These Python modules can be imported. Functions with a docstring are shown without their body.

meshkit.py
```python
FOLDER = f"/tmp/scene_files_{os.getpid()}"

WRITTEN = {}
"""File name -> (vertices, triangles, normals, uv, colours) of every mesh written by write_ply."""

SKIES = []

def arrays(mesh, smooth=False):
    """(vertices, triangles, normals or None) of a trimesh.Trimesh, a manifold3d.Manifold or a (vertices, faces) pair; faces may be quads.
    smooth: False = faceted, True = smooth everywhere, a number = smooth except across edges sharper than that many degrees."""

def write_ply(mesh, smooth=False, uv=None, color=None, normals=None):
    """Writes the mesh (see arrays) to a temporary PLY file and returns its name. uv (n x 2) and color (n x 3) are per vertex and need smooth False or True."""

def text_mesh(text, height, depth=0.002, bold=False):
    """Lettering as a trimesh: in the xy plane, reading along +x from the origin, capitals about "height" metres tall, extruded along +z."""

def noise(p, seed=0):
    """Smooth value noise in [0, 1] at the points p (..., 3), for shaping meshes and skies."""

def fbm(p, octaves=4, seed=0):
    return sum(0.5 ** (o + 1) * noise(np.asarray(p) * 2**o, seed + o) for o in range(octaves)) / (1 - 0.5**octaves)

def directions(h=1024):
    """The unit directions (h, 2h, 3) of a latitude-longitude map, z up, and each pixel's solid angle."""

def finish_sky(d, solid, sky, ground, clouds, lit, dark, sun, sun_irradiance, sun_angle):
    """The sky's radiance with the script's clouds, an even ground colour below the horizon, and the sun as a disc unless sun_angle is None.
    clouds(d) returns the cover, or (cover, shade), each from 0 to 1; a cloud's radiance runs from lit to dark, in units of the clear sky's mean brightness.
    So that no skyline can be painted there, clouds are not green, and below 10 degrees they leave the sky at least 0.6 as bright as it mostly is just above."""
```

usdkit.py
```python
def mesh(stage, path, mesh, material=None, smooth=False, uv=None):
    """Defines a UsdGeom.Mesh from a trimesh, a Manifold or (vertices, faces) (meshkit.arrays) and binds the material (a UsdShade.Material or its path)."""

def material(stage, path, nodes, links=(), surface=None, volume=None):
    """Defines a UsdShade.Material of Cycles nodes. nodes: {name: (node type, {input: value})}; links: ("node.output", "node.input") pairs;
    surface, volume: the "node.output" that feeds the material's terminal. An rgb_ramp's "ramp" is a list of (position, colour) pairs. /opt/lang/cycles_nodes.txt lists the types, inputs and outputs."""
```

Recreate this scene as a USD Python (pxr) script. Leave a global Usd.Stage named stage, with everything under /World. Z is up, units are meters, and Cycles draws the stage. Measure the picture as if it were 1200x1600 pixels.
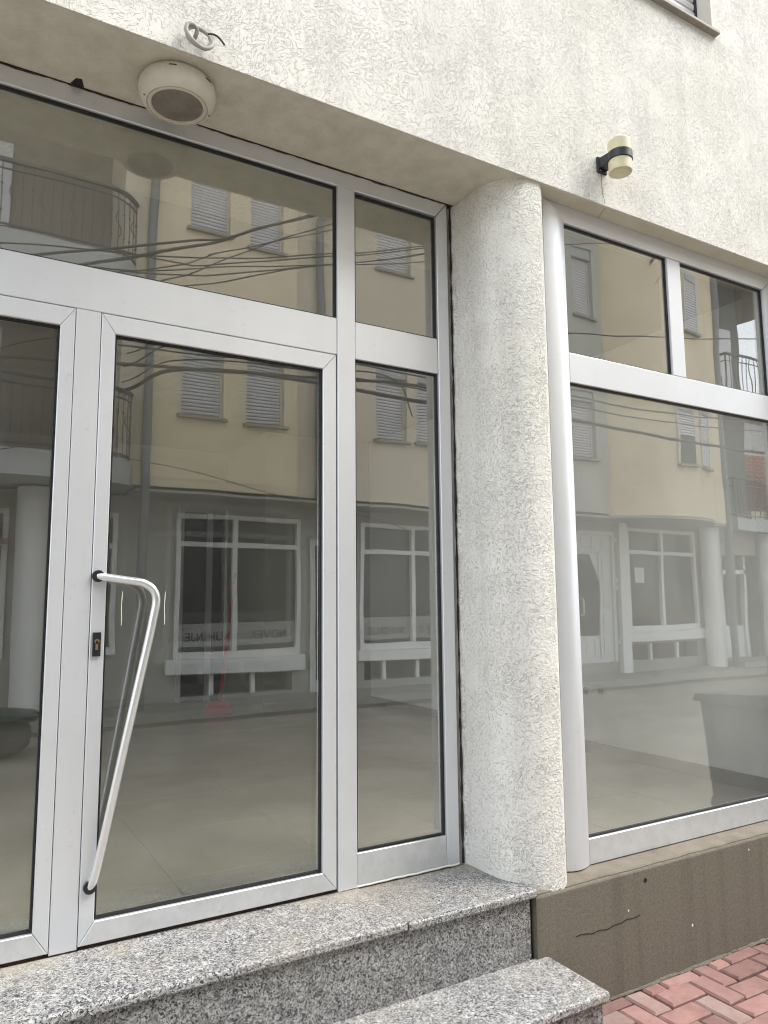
import math, random
import numpy as np, trimesh, usdkit
from meshkit import text_mesh, noise, fbm
from shapely.geometry import Polygon, box as sbox
from pxr import Usd, UsdGeom, UsdLux, UsdShade, Gf, Sdf

stage = Usd.Stage.CreateInMemory()
UsdGeom.SetStageUpAxis(stage, 'Z'); UsdGeom.SetStageMetersPerUnit(stage, 1.0)
UsdGeom.Xform.Define(stage, '/World'); UsdGeom.Scope.Define(stage, '/World/Looks')
rng = random.Random(7)

# ------------------------------------------------------------------ camera
EYE = np.array([0, -2.36871, 1.62285])
ROT = np.array([[0.8634711588673505, -0.5043191500930766, -0.0089304341255971],
                [-0.05447443049294886, -0.11084085021156351, 0.9923441148849761],
                [0.5014479975298971, 0.8563740425618788, 0.1231803758700295]])
FPX = 1159.0
cam = UsdGeom.Camera.Define(stage, '/World/camera')
cam.CreateHorizontalApertureAttr(36.0); cam.CreateVerticalApertureAttr(48.0)
cam.CreateFocalLengthAttr(FPX / 1200 * 36.0); cam.CreateClippingRangeAttr((0.05, 1000.0))
cam.CreateExposureAttr(1.45)
m4 = Gf.Matrix4d(*[float(x) for r, w in ((ROT[0], 0), (ROT[1], 0), (-ROT[2], 0), (EYE, 1)) for x in (*r, w)])
cam.AddTransformOp().Set(m4)

# ------------------------------------------------------------------ sky and sun (overcast)
SUN_DIR = np.array([0.62, -0.40, 0.90]); SUN_DIR /= np.linalg.norm(SUN_DIR)     # towards the sun
SKY_STRENGTH = 0.10
CLOUD = 9.0
sun = UsdLux.DistantLight.Define(stage, '/World/sun')
sun.CreateIntensityAttr(0.38); sun.CreateAngleAttr(30.0); sun.CreateNormalizeAttr(True); sun.CreateColorAttr(Gf.Vec3f(1, .97, .92))
zx = SUN_DIR; xx = np.cross([0, 0, 1], zx); xx /= np.linalg.norm(xx); yx = np.cross(zx, xx)
sun.AddTransformOp().Set(Gf.Matrix4d(*[float(x) for r in (xx, yx, zx) for x in (*r, 0)], 0, 0, 0, 1))
dome = UsdLux.DomeLight.Define(stage, '/World/sky')
dome.GetPrim().SetCustomDataByKey('kind', 'structure')
skymat = usdkit.material(stage, '/World/Looks/overcast_sky', {
    'sky': ('sky_texture', {'sky_type': 'single_scattering', 'sun_disc': False, 'sun_elevation': math.asin(SUN_DIR[2]),
                            'sun_rotation': math.atan2(SUN_DIR[0], SUN_DIR[1]), 'aerosol_density': 2.0}),
    'tc': ('texture_coordinate', {}),
    'n': ('noise_texture', {'scale': 2.2, 'detail': 5.0, 'roughness': 0.55}),
    'r': ('rgb_ramp', {'ramp': [(0.25, (CLOUD * .80, CLOUD * .87, CLOUD * .96)), (0.75, (CLOUD * 1.05, CLOUD * 1.09, CLOUD * 1.14))]}),
    'mx': ('mix', {'fac': 0.88}),
    'bg': ('background_shader', {'strength': SKY_STRENGTH})},
    [('tc.generated', 'n.vector'), ('n.fac', 'r.fac'), ('sky.color', 'mx.color1'), ('r.color', 'mx.color2'), ('mx.color', 'bg.color')], surface='bg.background')
UsdShade.MaterialBindingAPI.Apply(dome.GetPrim()).Bind(skymat)

# ------------------------------------------------------------------ materials
def principled(name, color, rough=.6, var=.0, vscale=6.0, vcol=None, bump=0.0, bscale=60.0, bdist=.002, metallic=0.0, spec=.5, streak=0.0, streakcol=(.3, .28, .24), island=0.0, detail=4.0, coat=0.0, speck=0.0, speckcol=(.2, .19, .17), speckscale=42.0):
    """colour with mottling, vertical dirt streaks, per-piece variation and fine bump; everything from world position"""
    nodes = {'p': ('principled_bsdf', {'roughness': rough, 'metallic': metallic, 'specular_ior_level': spec, 'coat_weight': coat}), 'g': ('geometry', {})}
    links = []; last = None
    if var or vcol:
        c2 = vcol or tuple(x * (1 - var) for x in color)
        nodes['n1'] = ('noise_texture', {'scale': vscale, 'detail': detail, 'roughness': .6})
        nodes['r1'] = ('rgb_ramp', {'ramp': [(.32, c2), (.62, color)]})
        links += [('g.position', 'n1.vector'), ('n1.fac', 'r1.fac')]; last = 'r1.color'
    if streak:
        nodes['mp'] = ('mapping', {'scale': (9.0, 9.0, .55)})
        nodes['n2'] = ('noise_texture', {'scale': 1.0, 'detail': 5.0, 'roughness': .65})
        nodes['r2'] = ('rgb_ramp', {'ramp': [(.48, (0, 0, 0)), (.8, (streak,) * 3)]})
        nodes['m2'] = ('mix', {'color1': color, 'color2': streakcol})
        links += [('g.position', 'mp.vector'), ('mp.vector', 'n2.vector'), ('n2.fac', 'r2.fac'), ('r2.color', 'm2.fac')]
        if last: links.append((last, 'm2.color1'))
        last = 'm2.color'
    if speck:
        nodes['sn'] = ('noise_texture', {'scale': speckscale, 'detail': 3.0, 'roughness': .7}); nodes['sr'] = ('rgb_ramp', {'ramp': [(.64, (0, 0, 0)), (.74, (speck,) * 3)]}); nodes['sm'] = ('mix', {'color1': color, 'color2': speckcol})
        links += [('g.position', 'sn.vector'), ('sn.fac', 'sr.fac'), ('sr.color', 'sm.fac')]
        if last: links.append((last, 'sm.color1'))
        last = 'sm.color'
    if island:
        nodes['oi'] = ('object_info', {}); nodes['mr'] = ('map_range', {'from_min': 0.0, 'from_max': 1.0, 'to_min': 1 - island, 'to_max': 1 + island})
        nodes['hs'] = ('hsv', {'color': color})
        links += [('oi.random', 'mr.value'), ('mr.result', 'hs.value')]
        if last: links.append((last, 'hs.color'))
        last = 'hs.color'
    if last: links.append((last, 'p.base_color'))
    else: nodes['p'][1]['base_color'] = color
    if bump:
        nodes['nb'] = ('noise_texture', {'scale': bscale, 'detail': 3.0}); nodes['b'] = ('bump', {'strength': bump, 'distance': bdist})
        links += [('g.position', 'nb.vector'), ('nb.fac', 'b.height'), ('b.normal', 'p.normal')]
    return usdkit.material(stage, '/World/Looks/' + name, nodes, links, surface='p.BSDF')

def stucco(name, color, groove, strokes=1.0, grit=110.0, dist=.004, lo=.585, hi=.66, gritamt=.5, ink=.75):
    """scratched render: short strokes dragged through a gritty plaster in several directions"""
    n = {'g': ('geometry', {}), 'p': ('principled_bsdf', {'roughness': .88, 'specular_ior_level': .2})}; k = []; last = None
    n['wz'] = ('noise_texture', {'scale': 7.0, 'detail': 1.0}); n['wv'] = ('mix', {'mix_type': 'linear_light', 'fac': .035}); k += [('g.position', 'wz.vector'), ('g.position', 'wv.color1'), ('wz.color', 'wv.color2')]
    for i, (ang, sx, sz, off) in enumerate(((14, 20, 95, 0), (-22, 24, 105, 3.7), (48, 22, 100, 8.1), (82, 24, 110, 12.9), (-58, 26, 115, 21.3))):
        a, b, c, d, e, f = (f'{x}{i}' for x in 'abcdef')
        n[a] = ('mapping', {'rotation': (0, math.radians(ang), 0)}); n[b] = ('mapping', {'location': (off, off * .7, off * 1.3), 'scale': (sx * strokes, sx * 2.2 * strokes, sz * strokes)})
        n[c] = ('noise_texture', {'scale': 1.0, 'detail': 1.0, 'distortion': .5}); n[d] = ('map_range', {'from_min': lo, 'from_max': hi, 'clamp': True})
        n[e] = ('noise_texture', {'scale': 4.6, 'detail': 1.0, }); n[e + 'm'] = ('mapping', {'location': (off * 2.1, off, off * 3.3)}); n[f] = ('map_range', {'from_min': .40, 'from_max': .50, 'to_min': .15, 'clamp': True}); n[f + 'x'] = ('math', {'math_type': 'multiply'})
        k += [('wv.color', a + '.vector'), (a + '.vector', b + '.vector'), (b + '.vector', c + '.vector'), (c + '.fac', d + '.value'), ('g.position', e + 'm.vector'), (e + 'm.vector', e + '.vector'), (e + '.fac', f + '.value'), (d + '.result', f + 'x.value1'), (f + '.result', f + 'x.value2')]
        if last is None: last = f + 'x.value'
        else:
            n[f + 'y'] = ('math', {'math_type': 'maximum'}); k += [(last, f + 'y.value1'), (f + 'x.value', f + 'y.value2')]; last = f + 'y.value'
    n |= {'gr': ('noise_texture', {'scale': grit, 'detail': 3.0, 'roughness': .6}), 'gs': ('math', {'math_type': 'multiply', 'value2': gritamt}), 'h': ('math', {'math_type': 'subtract'}), 'bp': ('bump', {'strength': 1.0, 'distance': dist}),
          'mp': ('mapping', {'scale': (5.0, 5.0, .45)}), 'sn': ('noise_texture', {'scale': 1.0, 'detail': 5.0, 'roughness': .65}),
          'sr': ('rgb_ramp', {'ramp': [(.47, color), (.62, tuple(x * y for x, y in zip(color, (.93, .93, .935)))), (.85, tuple(x * y for x, y in zip(color, (.78, .78, .80))))]}),
          'bn': ('noise_texture', {'scale': 1.7, 'detail': 4.0}), 'br': ('rgb_ramp', {'ramp': [(.35, (.95, .945, .92)), (.65, (1, 1, 1))]}), 'ml': ('mix', {'mix_type': 'multiply', 'fac': 1.0}),
          'gf': ('math', {'math_type': 'multiply', 'value2': ink}), 'mc': ('mix', {'color2': groove})}  # strokes inked darker: groove dirt plus the shade inside, put into the colour
    k += [('g.position', 'gr.vector'), ('gr.fac', 'gs.value1'), ('gs.value', 'h.value1'), (last, 'h.value2'), ('h.value', 'bp.height'), ('bp.normal', 'p.normal'), ('g.position', 'mp.vector'), ('mp.vector', 'sn.vector'), ('sn.fac', 'sr.fac'), ('g.position', 'bn.vector'), ('bn.fac', 'br.fac'),
          ('sr.color', 'ml.color1'), ('br.color', 'ml.color2'), (last, 'gf.value1'), ('gf.value', 'mc.fac'), ('ml.color', 'mc.color1'), ('mc.color', 'p.base_color')]
    return usdkit.material(stage, '/World/Looks/' + name, n, k, surface='p.BSDF')

def granite(name, dark=1.0, rough=.35, dust=.0):
    n = {'g': ('geometry', {}), 'wn': ('noise_texture', {'scale': 60.0, 'detail': 2.0}), 'wm': ('mix', {'mix_type': 'linear_light', 'fac': .012}),
         'v': ('voronoi_texture', {'scale': 212.0, 'randomness': 1.0}), 'vs': ('separate_color', {}),
         'r': ('rgb_ramp', {'ramp': [(.0, (.03, .03, .034)), (.17, (.05, .05, .055)), (.23, (.17, .17, .175)), (.5, (.27, .27, .27)), (.6, (.40, .395, .385)), (.85, (.52, .51, .50)), (1.0, (.66, .65, .63))]}),
         'c': ('noise_texture', {'scale': 26.0, 'detail': 4.0}), 'cr': ('rgb_ramp', {'ramp': [(.3, (.72 * dark,) * 3), (.7, (1.18 * dark,) * 3)]}),
         'ml': ('mix', {'mix_type': 'multiply', 'fac': 1.0}),
         'd': ('noise_texture', {'scale': 3.2, 'detail': 6.0, 'roughness': .65}), 'dr': ('rgb_ramp', {'ramp': [(.42, (0, 0, 0)), (.75, (dust,) * 3)]}),
         'sy': ('separate_xyz', {}), 'ym': ('map_range', {'from_min': .20, 'from_max': .37, 'to_min': 1.0, 'to_max': 2.6, 'clamp': True}), 'yd': ('mix', {'mix_type': 'multiply', 'fac': 1.0, 'use_clamp': True}), 'oi': ('object_info', {}), 'ov': ('map_range', {'to_min': .86, 'to_max': 1.12}), 'oh': ('hsv', {}), 'dm': ('mix', {'color2': (.40, .35, .275)}), 'rr': ('map_range', {'from_min': .3, 'from_max': .8, 'to_min': rough, 'to_max': rough + .3}),
         'nb': ('noise_texture', {'scale': 240.0, 'detail': 2.0}), 'b': ('bump', {'strength': .25, 'distance': .001}),
         'p': ('principled_bsdf', {'roughness': rough, 'specular_ior_level': .45})}
    k = [('g.position', 'wn.vector'), ('g.position', 'wm.color1'), ('wn.color', 'wm.color2'), ('wm.color', 'v.vector'), ('v.color', 'vs.color'), ('vs.r', 'r.fac'), ('g.position', 'c.vector'), ('c.fac', 'cr.fac'),
         ('r.color', 'ml.color1'), ('cr.color', 'ml.color2'), ('g.position', 'd.vector'), ('d.fac', 'dr.fac'), ('dr.color', 'yd.color1'), ('ym.result', 'yd.color2'), ('yd.color', 'dm.fac'), ('g.position', 'sy.vector'), ('sy.y', 'ym.value'), ('ml.color', 'dm.color1'), ('oi.random', 'ov.value'), ('ov.result', 'oh.value'), ('dm.color', 'oh.color'), ('oh.color', 'p.base_color'),
         ('d.fac', 'rr.value'), ('rr.result', 'p.roughness'), ('g.position', 'nb.vector'), ('nb.fac', 'b.height'), ('b.normal', 'p.normal')]
    return usdkit.material(stage, '/World/Looks/' + name, n, k, surface='p.BSDF')

def glass(name, ior, dust=.02, tint=(.965, .97, .955), wave=.0006):
    n = {'g': ('geometry', {}), 'io': ('mix_float', {'a': ior, 'b': 1 / ior}), 'f': ('fresnel', {}), 't': ('transparent_bsdf', {'color': tint}),
         'wn': ('noise_texture', {'scale': 2.6, 'detail': 1.0}), 'wb': ('bump', {'strength': 1.0, 'distance': wave}),
         's': ('glossy_bsdf', {'color': (1, 1, 1), 'roughness': 0.0}), 'm': ('mix_closure', {}),
         'dn': ('noise_texture', {'scale': 1.4, 'detail': 6.0, 'roughness': .6}), 'dr': ('map_range', {'from_min': .3, 'from_max': .75, 'to_min': dust * .3, 'to_max': dust * 1.6, 'clamp': True}),
         'd': ('diffuse_bsdf', {'color': (.62, .60, .56)}), 'o': ('mix_closure', {})}
    k = [('g.backfacing', 'io.fac'), ('io.result', 'f.IOR'), ('f.fac', 'm.fac'), ('t.BSDF', 'm.closure1'), ('s.BSDF', 'm.closure2'),
         ('g.position', 'wn.vector'), ('wn.fac', 'wb.height'), ('wb.normal', 's.normal'),
         ('g.position', 'dn.vector'), ('dn.fac', 'dr.value'), ('dr.result', 'o.fac'), ('m.closure', 'o.closure1'), ('d.BSDF', 'o.closure2')]
    return usdkit.material(stage, '/World/Looks/' + name, n, k, surface='o.closure')

MT = dict(
    stucco=stucco('scratched_render', (.80, .784, .738), (.43, .415, .385), ink=.46, strokes=1.9, lo=.615, hi=.68, grit=140.0, gritamt=.5, dist=.0022),
    stucco_fine=stucco('fine_render', (.81, .795, .75), (.52, .50, .46), ink=.14, strokes=2.1, grit=82.0, dist=.0048, lo=.64, hi=.74, gritamt=1.5),
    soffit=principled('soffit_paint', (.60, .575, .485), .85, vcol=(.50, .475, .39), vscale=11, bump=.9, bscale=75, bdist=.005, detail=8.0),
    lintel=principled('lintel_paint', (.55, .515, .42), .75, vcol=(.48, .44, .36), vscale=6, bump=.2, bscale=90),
    plinth=principled('cement_render', (.200, .180, .146), .9, vcol=(.148, .130, .103), vscale=75, streak=.55, streakcol=(.095, .08, .06), speck=.5, speckcol=(.30, .275, .23), speckscale=150.0, bump=.9, bscale=300, bdist=.004, detail=9.0, spec=.15),
    ledge=principled('worn_skylit_cement', (.225, .195, .155), .9, vcol=(.165, .14, .108), vscale=9, bump=.8, bscale=240, bdist=.004, detail=8.0),  # worn cement, lightened: sky light on the ledge top put into its colour
    frame=principled('silver_paint', (.70, .715, .74), .36, metallic=.5, var=.05, vscale=2.2, speck=.16, streak=.16, streakcol=(.55, .54, .52), detail=7.0),
    frame_worn=principled('worn_silver_paint', (.66, .67, .68), .36, metallic=.5, speck=.3, speckcol=(.32, .30, .27), vcol=(.58, .585, .59), vscale=18, streak=.12, streakcol=(.5, .49, .47), detail=8.0),
    gasket=principled('black_rubber', (.012, .012, .013), .55),
    gap=principled('dark_joint', (.02, .016, .013), .9),
    foam=principled('old_sealant', (.07, .036, .026), .95, vcol=(.018, .012, .01), vscale=40, bump=.8, bscale=90, bdist=.004),
    alu=principled('brushed_tube', (.78, .785, .79), .22, metallic=.85, var=.05, vscale=30),
    brass=principled('dull_brass', (.45, .33, .17), .35, metallic=1.0),
    blackplast=principled('black_plastic', (.012, .013, .017), .38),
    granite_top=granite('granite_top', .88, .38, .45), granite_riser=granite('granite_riser', .74, .30, .12),
    lampbody=principled('cream_plastic', (.60, .56, .47), .38, var=.1, vscale=14, streak=.25, streakcol=(.36, .31, .22)),
    lens=principled('frosted_lens', (.22, .20, .17), .3, vcol=(.16, .145, .12), vscale=12),
    siren=principled('yellowed_plastic', (.60, .55, .37), .45, var=.1, vscale=30),
    cable=principled('grey_sheath', (.34, .32, .29), .5, var=.1, vscale=60), copper=principled('dark_wire', (.05, .04, .035), .5),
    shutter=principled('shutter_plastic', (.66, .645, .66), .5, var=.06, vscale=4), beige=principled('beige_paint', (.56, .53, .47), .6, var=.06, vscale=8),
    stone_sill=principled('stone_sill', (.30, .27, .225), .6, var=.25, vscale=30),
    paver=principled('red_paver', (.31, .175, .152), .85, vcol=(.22, .12, .105), vscale=14, bump=.7, bscale=260, bdist=.002, island=.22, detail=7.0),
    paver_pale=principled('faded_paver', (.345, .20, .178), .85, vcol=(.27, .14, .125), vscale=11, bump=.7, bscale=260, bdist=.002, island=.2, detail=7.0),
    paver_grey=principled('dusty_paver', (.35, .265, .235), .88, vcol=(.32, .18, .16), vscale=16, bump=.7, bscale=260, bdist=.002, island=.15, detail=7.0),
    bed=principled('sand_bed', (.09, .062, .05), .95, vcol=(.05, .036, .03), vscale=30, bump=.8, bscale=200, bdist=.003),
    tile=principled('floor_tile', (.52, .49, .42), .2, vcol=(.46, .43, .365), vscale=3, detail=6.0, spec=.5),
    grout=principled('tile_grout', (.09, .085, .075), .9),
    skirt=principled('skirting_tile', (.24, .225, .19), .3, var=.1, vscale=6),
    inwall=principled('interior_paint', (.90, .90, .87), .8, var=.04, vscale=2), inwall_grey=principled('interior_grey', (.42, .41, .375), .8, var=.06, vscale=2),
    oldtape=principled('faded_red_tape', (.30, .13, .11), .6),
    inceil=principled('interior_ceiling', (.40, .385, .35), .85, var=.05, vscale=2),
    white=principled('white_paint', (.76, .76, .74), .45), socket=principled('socket_plastic', (.88, .87, .82), .3),
    inframe=principled('inner_door_frame', (.45, .47, .50), .4), dark=principled('dark_void', (.012, .012, .012), .9),
    red=principled('red_plastic', (.55, .035, .03), .4), redhandle=principled('red_stick', (.50, .03, .03), .4),
    asphalt=principled('dusty_road', (.40, .37, .315), .9, vcol=(.27, .245, .20), vscale=1.1, bump=.5, bscale=90, bdist=.004, detail=9.0),
    gutter=principled('damp_gutter', (.11, .10, .085), .8, vcol=(.18, .16, .13), vscale=1.5), kerb=principled('kerb_concrete', (.33, .32, .29), .85, var=.2, vscale=5),
    yellow=principled('yellow_render', (.70, .60, .42), .85, vcol=(.65, .55, .38), vscale=1.5, streak=.25, streakcol=(.45, .37, .24)),
    beigewall=principled('beige_render', (.62, .545, .42), .85, vcol=(.57, .50, .385), vscale=1.5, streak=.25, streakcol=(.42, .37, .29)),
    greybeige=principled('grey_beige_render', (.46, .445, .39), .85, var=.08, vscale=1.5), brownwall=principled('brown_render', (.24, .20, .165), .85, var=.1, vscale=1.5), greywall=principled('grey_render', (.42, .43, .42), .85, var=.1, vscale=1.2),
    darkwall=principled('dark_render', (.10, .105, .105), .85, var=.2, vscale=1.0), groundwall=principled('ground_storey_paint', (.34, .335, .305), .8, var=.1, vscale=1.2),
    pipe=principled('zinc_pipe', (.16, .165, .17), .5), iron=principled('wrought_iron', (.06, .06, .06), .5), cablewire=principled('black_cable', (.02, .02, .02), .6),
    rooftile=principled('roof_tile', (.40, .115, .07), .8, vcol=(.28, .08, .05), vscale=5, island=.2), darkglass=principled('dark_pane', (.02, .022, .022), .08),
    frost=principled('frosted_film', (.30, .30, .285), .5), text=principled('grey_lettering', (.07, .065, .06), .6), doorpanel=principled('white_panel_door', (.66, .67, .65), .4),
    paper=principled('paper_notice', (.75, .75, .72), .8), bin=principled('bin_plastic', (.045, .05, .055), .45), bag=principled('grey_sack', (.13, .125, .115), .5, var=.3, vscale=9), binlid=principled('green_sheet', (.03, .06, .05), .45),
    chip=principled('white_chip', (.75, .73, .68), .7), tape=principled('glue_streak', (.72, .70, .58), .6), stain=principled('rust_stain', (.42, .31, .22), .9),
)
GLASS = glass('shop_glass', 2.15, .018); GLASS_IN = glass('inner_glass', 1.42, .0); GLASS_OUT = glass('door_glass', 1.95, .008); GLASS_R = glass('dusty_glass', 2.05, .055)

# ------------------------------------------------------------------ helpers
USED = {}
def numbered(parent, name):
    k = USED.get((parent, name), 0); USED[(parent, name)] = k + 1
    return f'{parent}/{name}' + (f'_{k:03d}' if k else '')
def data(prim, label=None, cat=None, group=None, kind=None):
    for k, v in (('label', label), ('category', cat), ('group', group), ('kind', kind)):
        if v: prim.SetCustomDataByKey(k, v)
    return prim
def thing(name, label, cat, loc=(0, 0, 0), group=None, rotz=0):
    x = UsdGeom.Xform.Define(stage, numbered('/World', name))
    x.AddTranslateOp().Set(Gf.Vec3d(*map(float, loc)))
    if rotz: x.AddRotateZOp().Set(float(rotz))
    ORIGIN[str(x.GetPath())] = np.array(loc, float) if not rotz else np.zeros(3)
    return data(x.GetPrim(), label, cat, group)
ORIGIN = {}
def path(p): return str(p.GetPath()) if p is not None else '/World'
def obj(name, mesh, mat, parent=None, smooth=False, label=None, cat=None, group=None, kind=None):
    """one Mesh prim; vertices are given in world metres and stored relative to the thing's base"""
    pp = path(parent); v, f = mesh if isinstance(mesh, tuple) else (mesh.vertices, mesh.faces)
    top = '/'.join(pp.split('/')[:3]); v = np.asarray(v, float) - ORIGIN.get(top, np.zeros(3))
    g = usdkit.mesh(stage, numbered(pp, name), (v, np.asarray(f)), MT[mat] if isinstance(mat, str) else mat, smooth=smooth)
    return data(g.GetPrim(), label, cat, group, kind)
cat_ = trimesh.util.concatenate
def box(x0, x1, y0, y1, z0, z1, c=0.0):
    if c <= 0:
        m = trimesh.creation.box((x1 - x0, y1 - y0, z1 - z0)); m.apply_translation(((x0 + x1) / 2, (y0 + y1) / 2, (z0 + z1) / 2)); return m
    P = []
    for sx in (0, 1):
        for sy in (0, 1):
            for sz in (0, 1):
                x, y, z = (x0, x1)[sx], (y0, y1)[sy], (z0, z1)[sz]
                dx, dy, dz = (c, -c)[sx], (c, -c)[sy], (c, -c)[sz]
                P += [(x, y + dy, z + dz), (x + dx, y, z + dz), (x + dx, y + dy, z)]
    return trimesh.convex.convex_hull(np.array(P))
def hull(pts): return trimesh.convex.convex_hull(np.array(pts, float))
def loft(rings, cap=True):
    """closed rings of equal length joined by quads, ends capped by fans (convex ends)"""
    n = len(rings[0]); V = np.vstack(rings); Fc = []
    for k in range(len(rings) - 1):
        for i in range(n):
            j = (i + 1) % n; a, b, c, d = k * n + i, k * n + j, (k + 1) * n + j, (k + 1) * n + i
            Fc += [(a, b, c), (a, c, d)]
    if cap:
        Fc += [(0, i + 1, i) for i in range(1, n - 1)]
        o = (len(rings) - 1) * n; Fc += [(o, o + i, o + i + 1) for i in range(1, n - 1)]
    m = trimesh.Trimesh(V, Fc, process=False); trimesh.repair.fix_normals(m); return m
def member(poly, y0, y1, c=.0025):
    """frame bar: convex outline in x,z, front at y0 with a small chamfer, back at y1"""
    P = np.array(poly, float); ctr = P.mean(0)
    Q = np.array(Polygon(P).buffer(-c, join_style=2).exterior.coords)[:-1]
    A = [(x, y1, z) for x, z in P] + [(x, y0 + c, z) for x, z in P] + [(x, y0, z) for x, z in Q]
    return hull(A)
def rect(x0, x1, z0, z1): return [(x0, z0), (x1, z0), (x1, z1), (x0, z1)]
def holes(x0, x1, z0, z1, hs): return Polygon(sbox(x0, z0, x1, z1).exterior.coords, [sbox(a, c, b, d).exterior.coords for a, b, c, d in hs])
def extr(poly, plane, a0, a1):
    """shapely polygon extruded. plane 'xz': a = y; 'xy': a = z; 'yz': a = x"""
    m = trimesh.creation.extrude_polygon(poly, a1 - a0, engine='earcut'); v = m.vertices.copy(); u, w, h = v[:, 0], v[:, 1], v[:, 2] + a0
    m.vertices = {'xz': np.c_[u, h, w], 'xy': np.c_[u, w, h], 'yz': np.c_[h, u, w]}[plane]
    trimesh.repair.fix_normals(m); return m
def tube(pts, r, n=10, cap=True):
    pts = np.asarray(pts, float); T = np.gradient(pts, axis=0); T /= np.linalg.norm(T, axis=1)[:, None]
    up = np.array([0, 0, 1.0]) if abs(T[0][2]) < .9 else np.array([1.0, 0, 0]); u = np.cross(T[0], up); u /= np.linalg.norm(u); R = []
    for i, t in enumerate(T):
        u = u - t * (u @ t); u /= np.linalg.norm(u); w = np.cross(t, u); rr = r[i] if np.ndim(r) else r
        R.append([pts[i] + rr * (math.cos(a) * u + math.sin(a) * w) for a in np.linspace(0, 2 * math.pi, n, endpoint=False)])
    return loft([np.array(q) for q in R], cap)
def spline(P, n=12):
    P = np.asarray(P, float); Q = np.vstack([2 * P[0] - P[1], P, 2 * P[-1] - P[-2]]); out = []
    for i in range(1, len(Q) - 2):
        p0, p1, p2, p3 = Q[i - 1:i + 3]
        for t in np.linspace(0, 1, n, endpoint=False):
            out.append(.5 * (2 * p1 + (p2 - p0) * t + (2 * p0 - 5 * p1 + 4 * p2 - p3) * t * t + (3 * p1 - p0 - 3 * p2 + p3) * t ** 3))
    return np.array(out + [P[-1]])
def lathe(prof, c, n=48):
    """profile of (radius, z) turned about the vertical through c"""
    return loft([np.array([(c[0] + r * math.cos(a), c[1] + r * math.sin(a), c[2] + z) for a in np.linspace(0, 2 * math.pi, n, endpoint=False)]) for r, z in prof])

# ------------------------------------------------------------------ ground
G_LAND, G_STEP, SOF, FACE, WINF = .507, .242, 3.539, .366, .10
def sheet(x0, x1, y0, y1, z, t=.3): return box(x0, x1, y0, y1, z - t, z)
obj('road', sheet(-60, 80, -7.70, -.92, 0.0), 'asphalt', kind='structure')
obj('gutter', sheet(-60, 80, -7.70, -7.32, .004, .05), 'gutter', kind='structure')
obj('ground', sheet(-300, 300, -300, 300, -.31, .2), 'asphalt', kind='structure')
obj('kerb', box(-60, 80, -.92, -.80, -.3, .03, .01), 'kerb', kind='structure')
obj('opposite_pavement', sheet(-60, 80, -20, -7.70, .14, .4), 'kerb', kind='structure')
PX0, PX1, PY0 = 2.0, 4.75, -.74
pav = data(UsdGeom.Xform.Define(stage, '/World/pavement').GetPrim(), 'herringbone pavement of faded red pavers along the wall', 'pavement', kind='structure')
obj('sand_bed', sheet(-60, 80, -.80, .0, -.016, .25), 'bed', pav)
A = .1062
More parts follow.
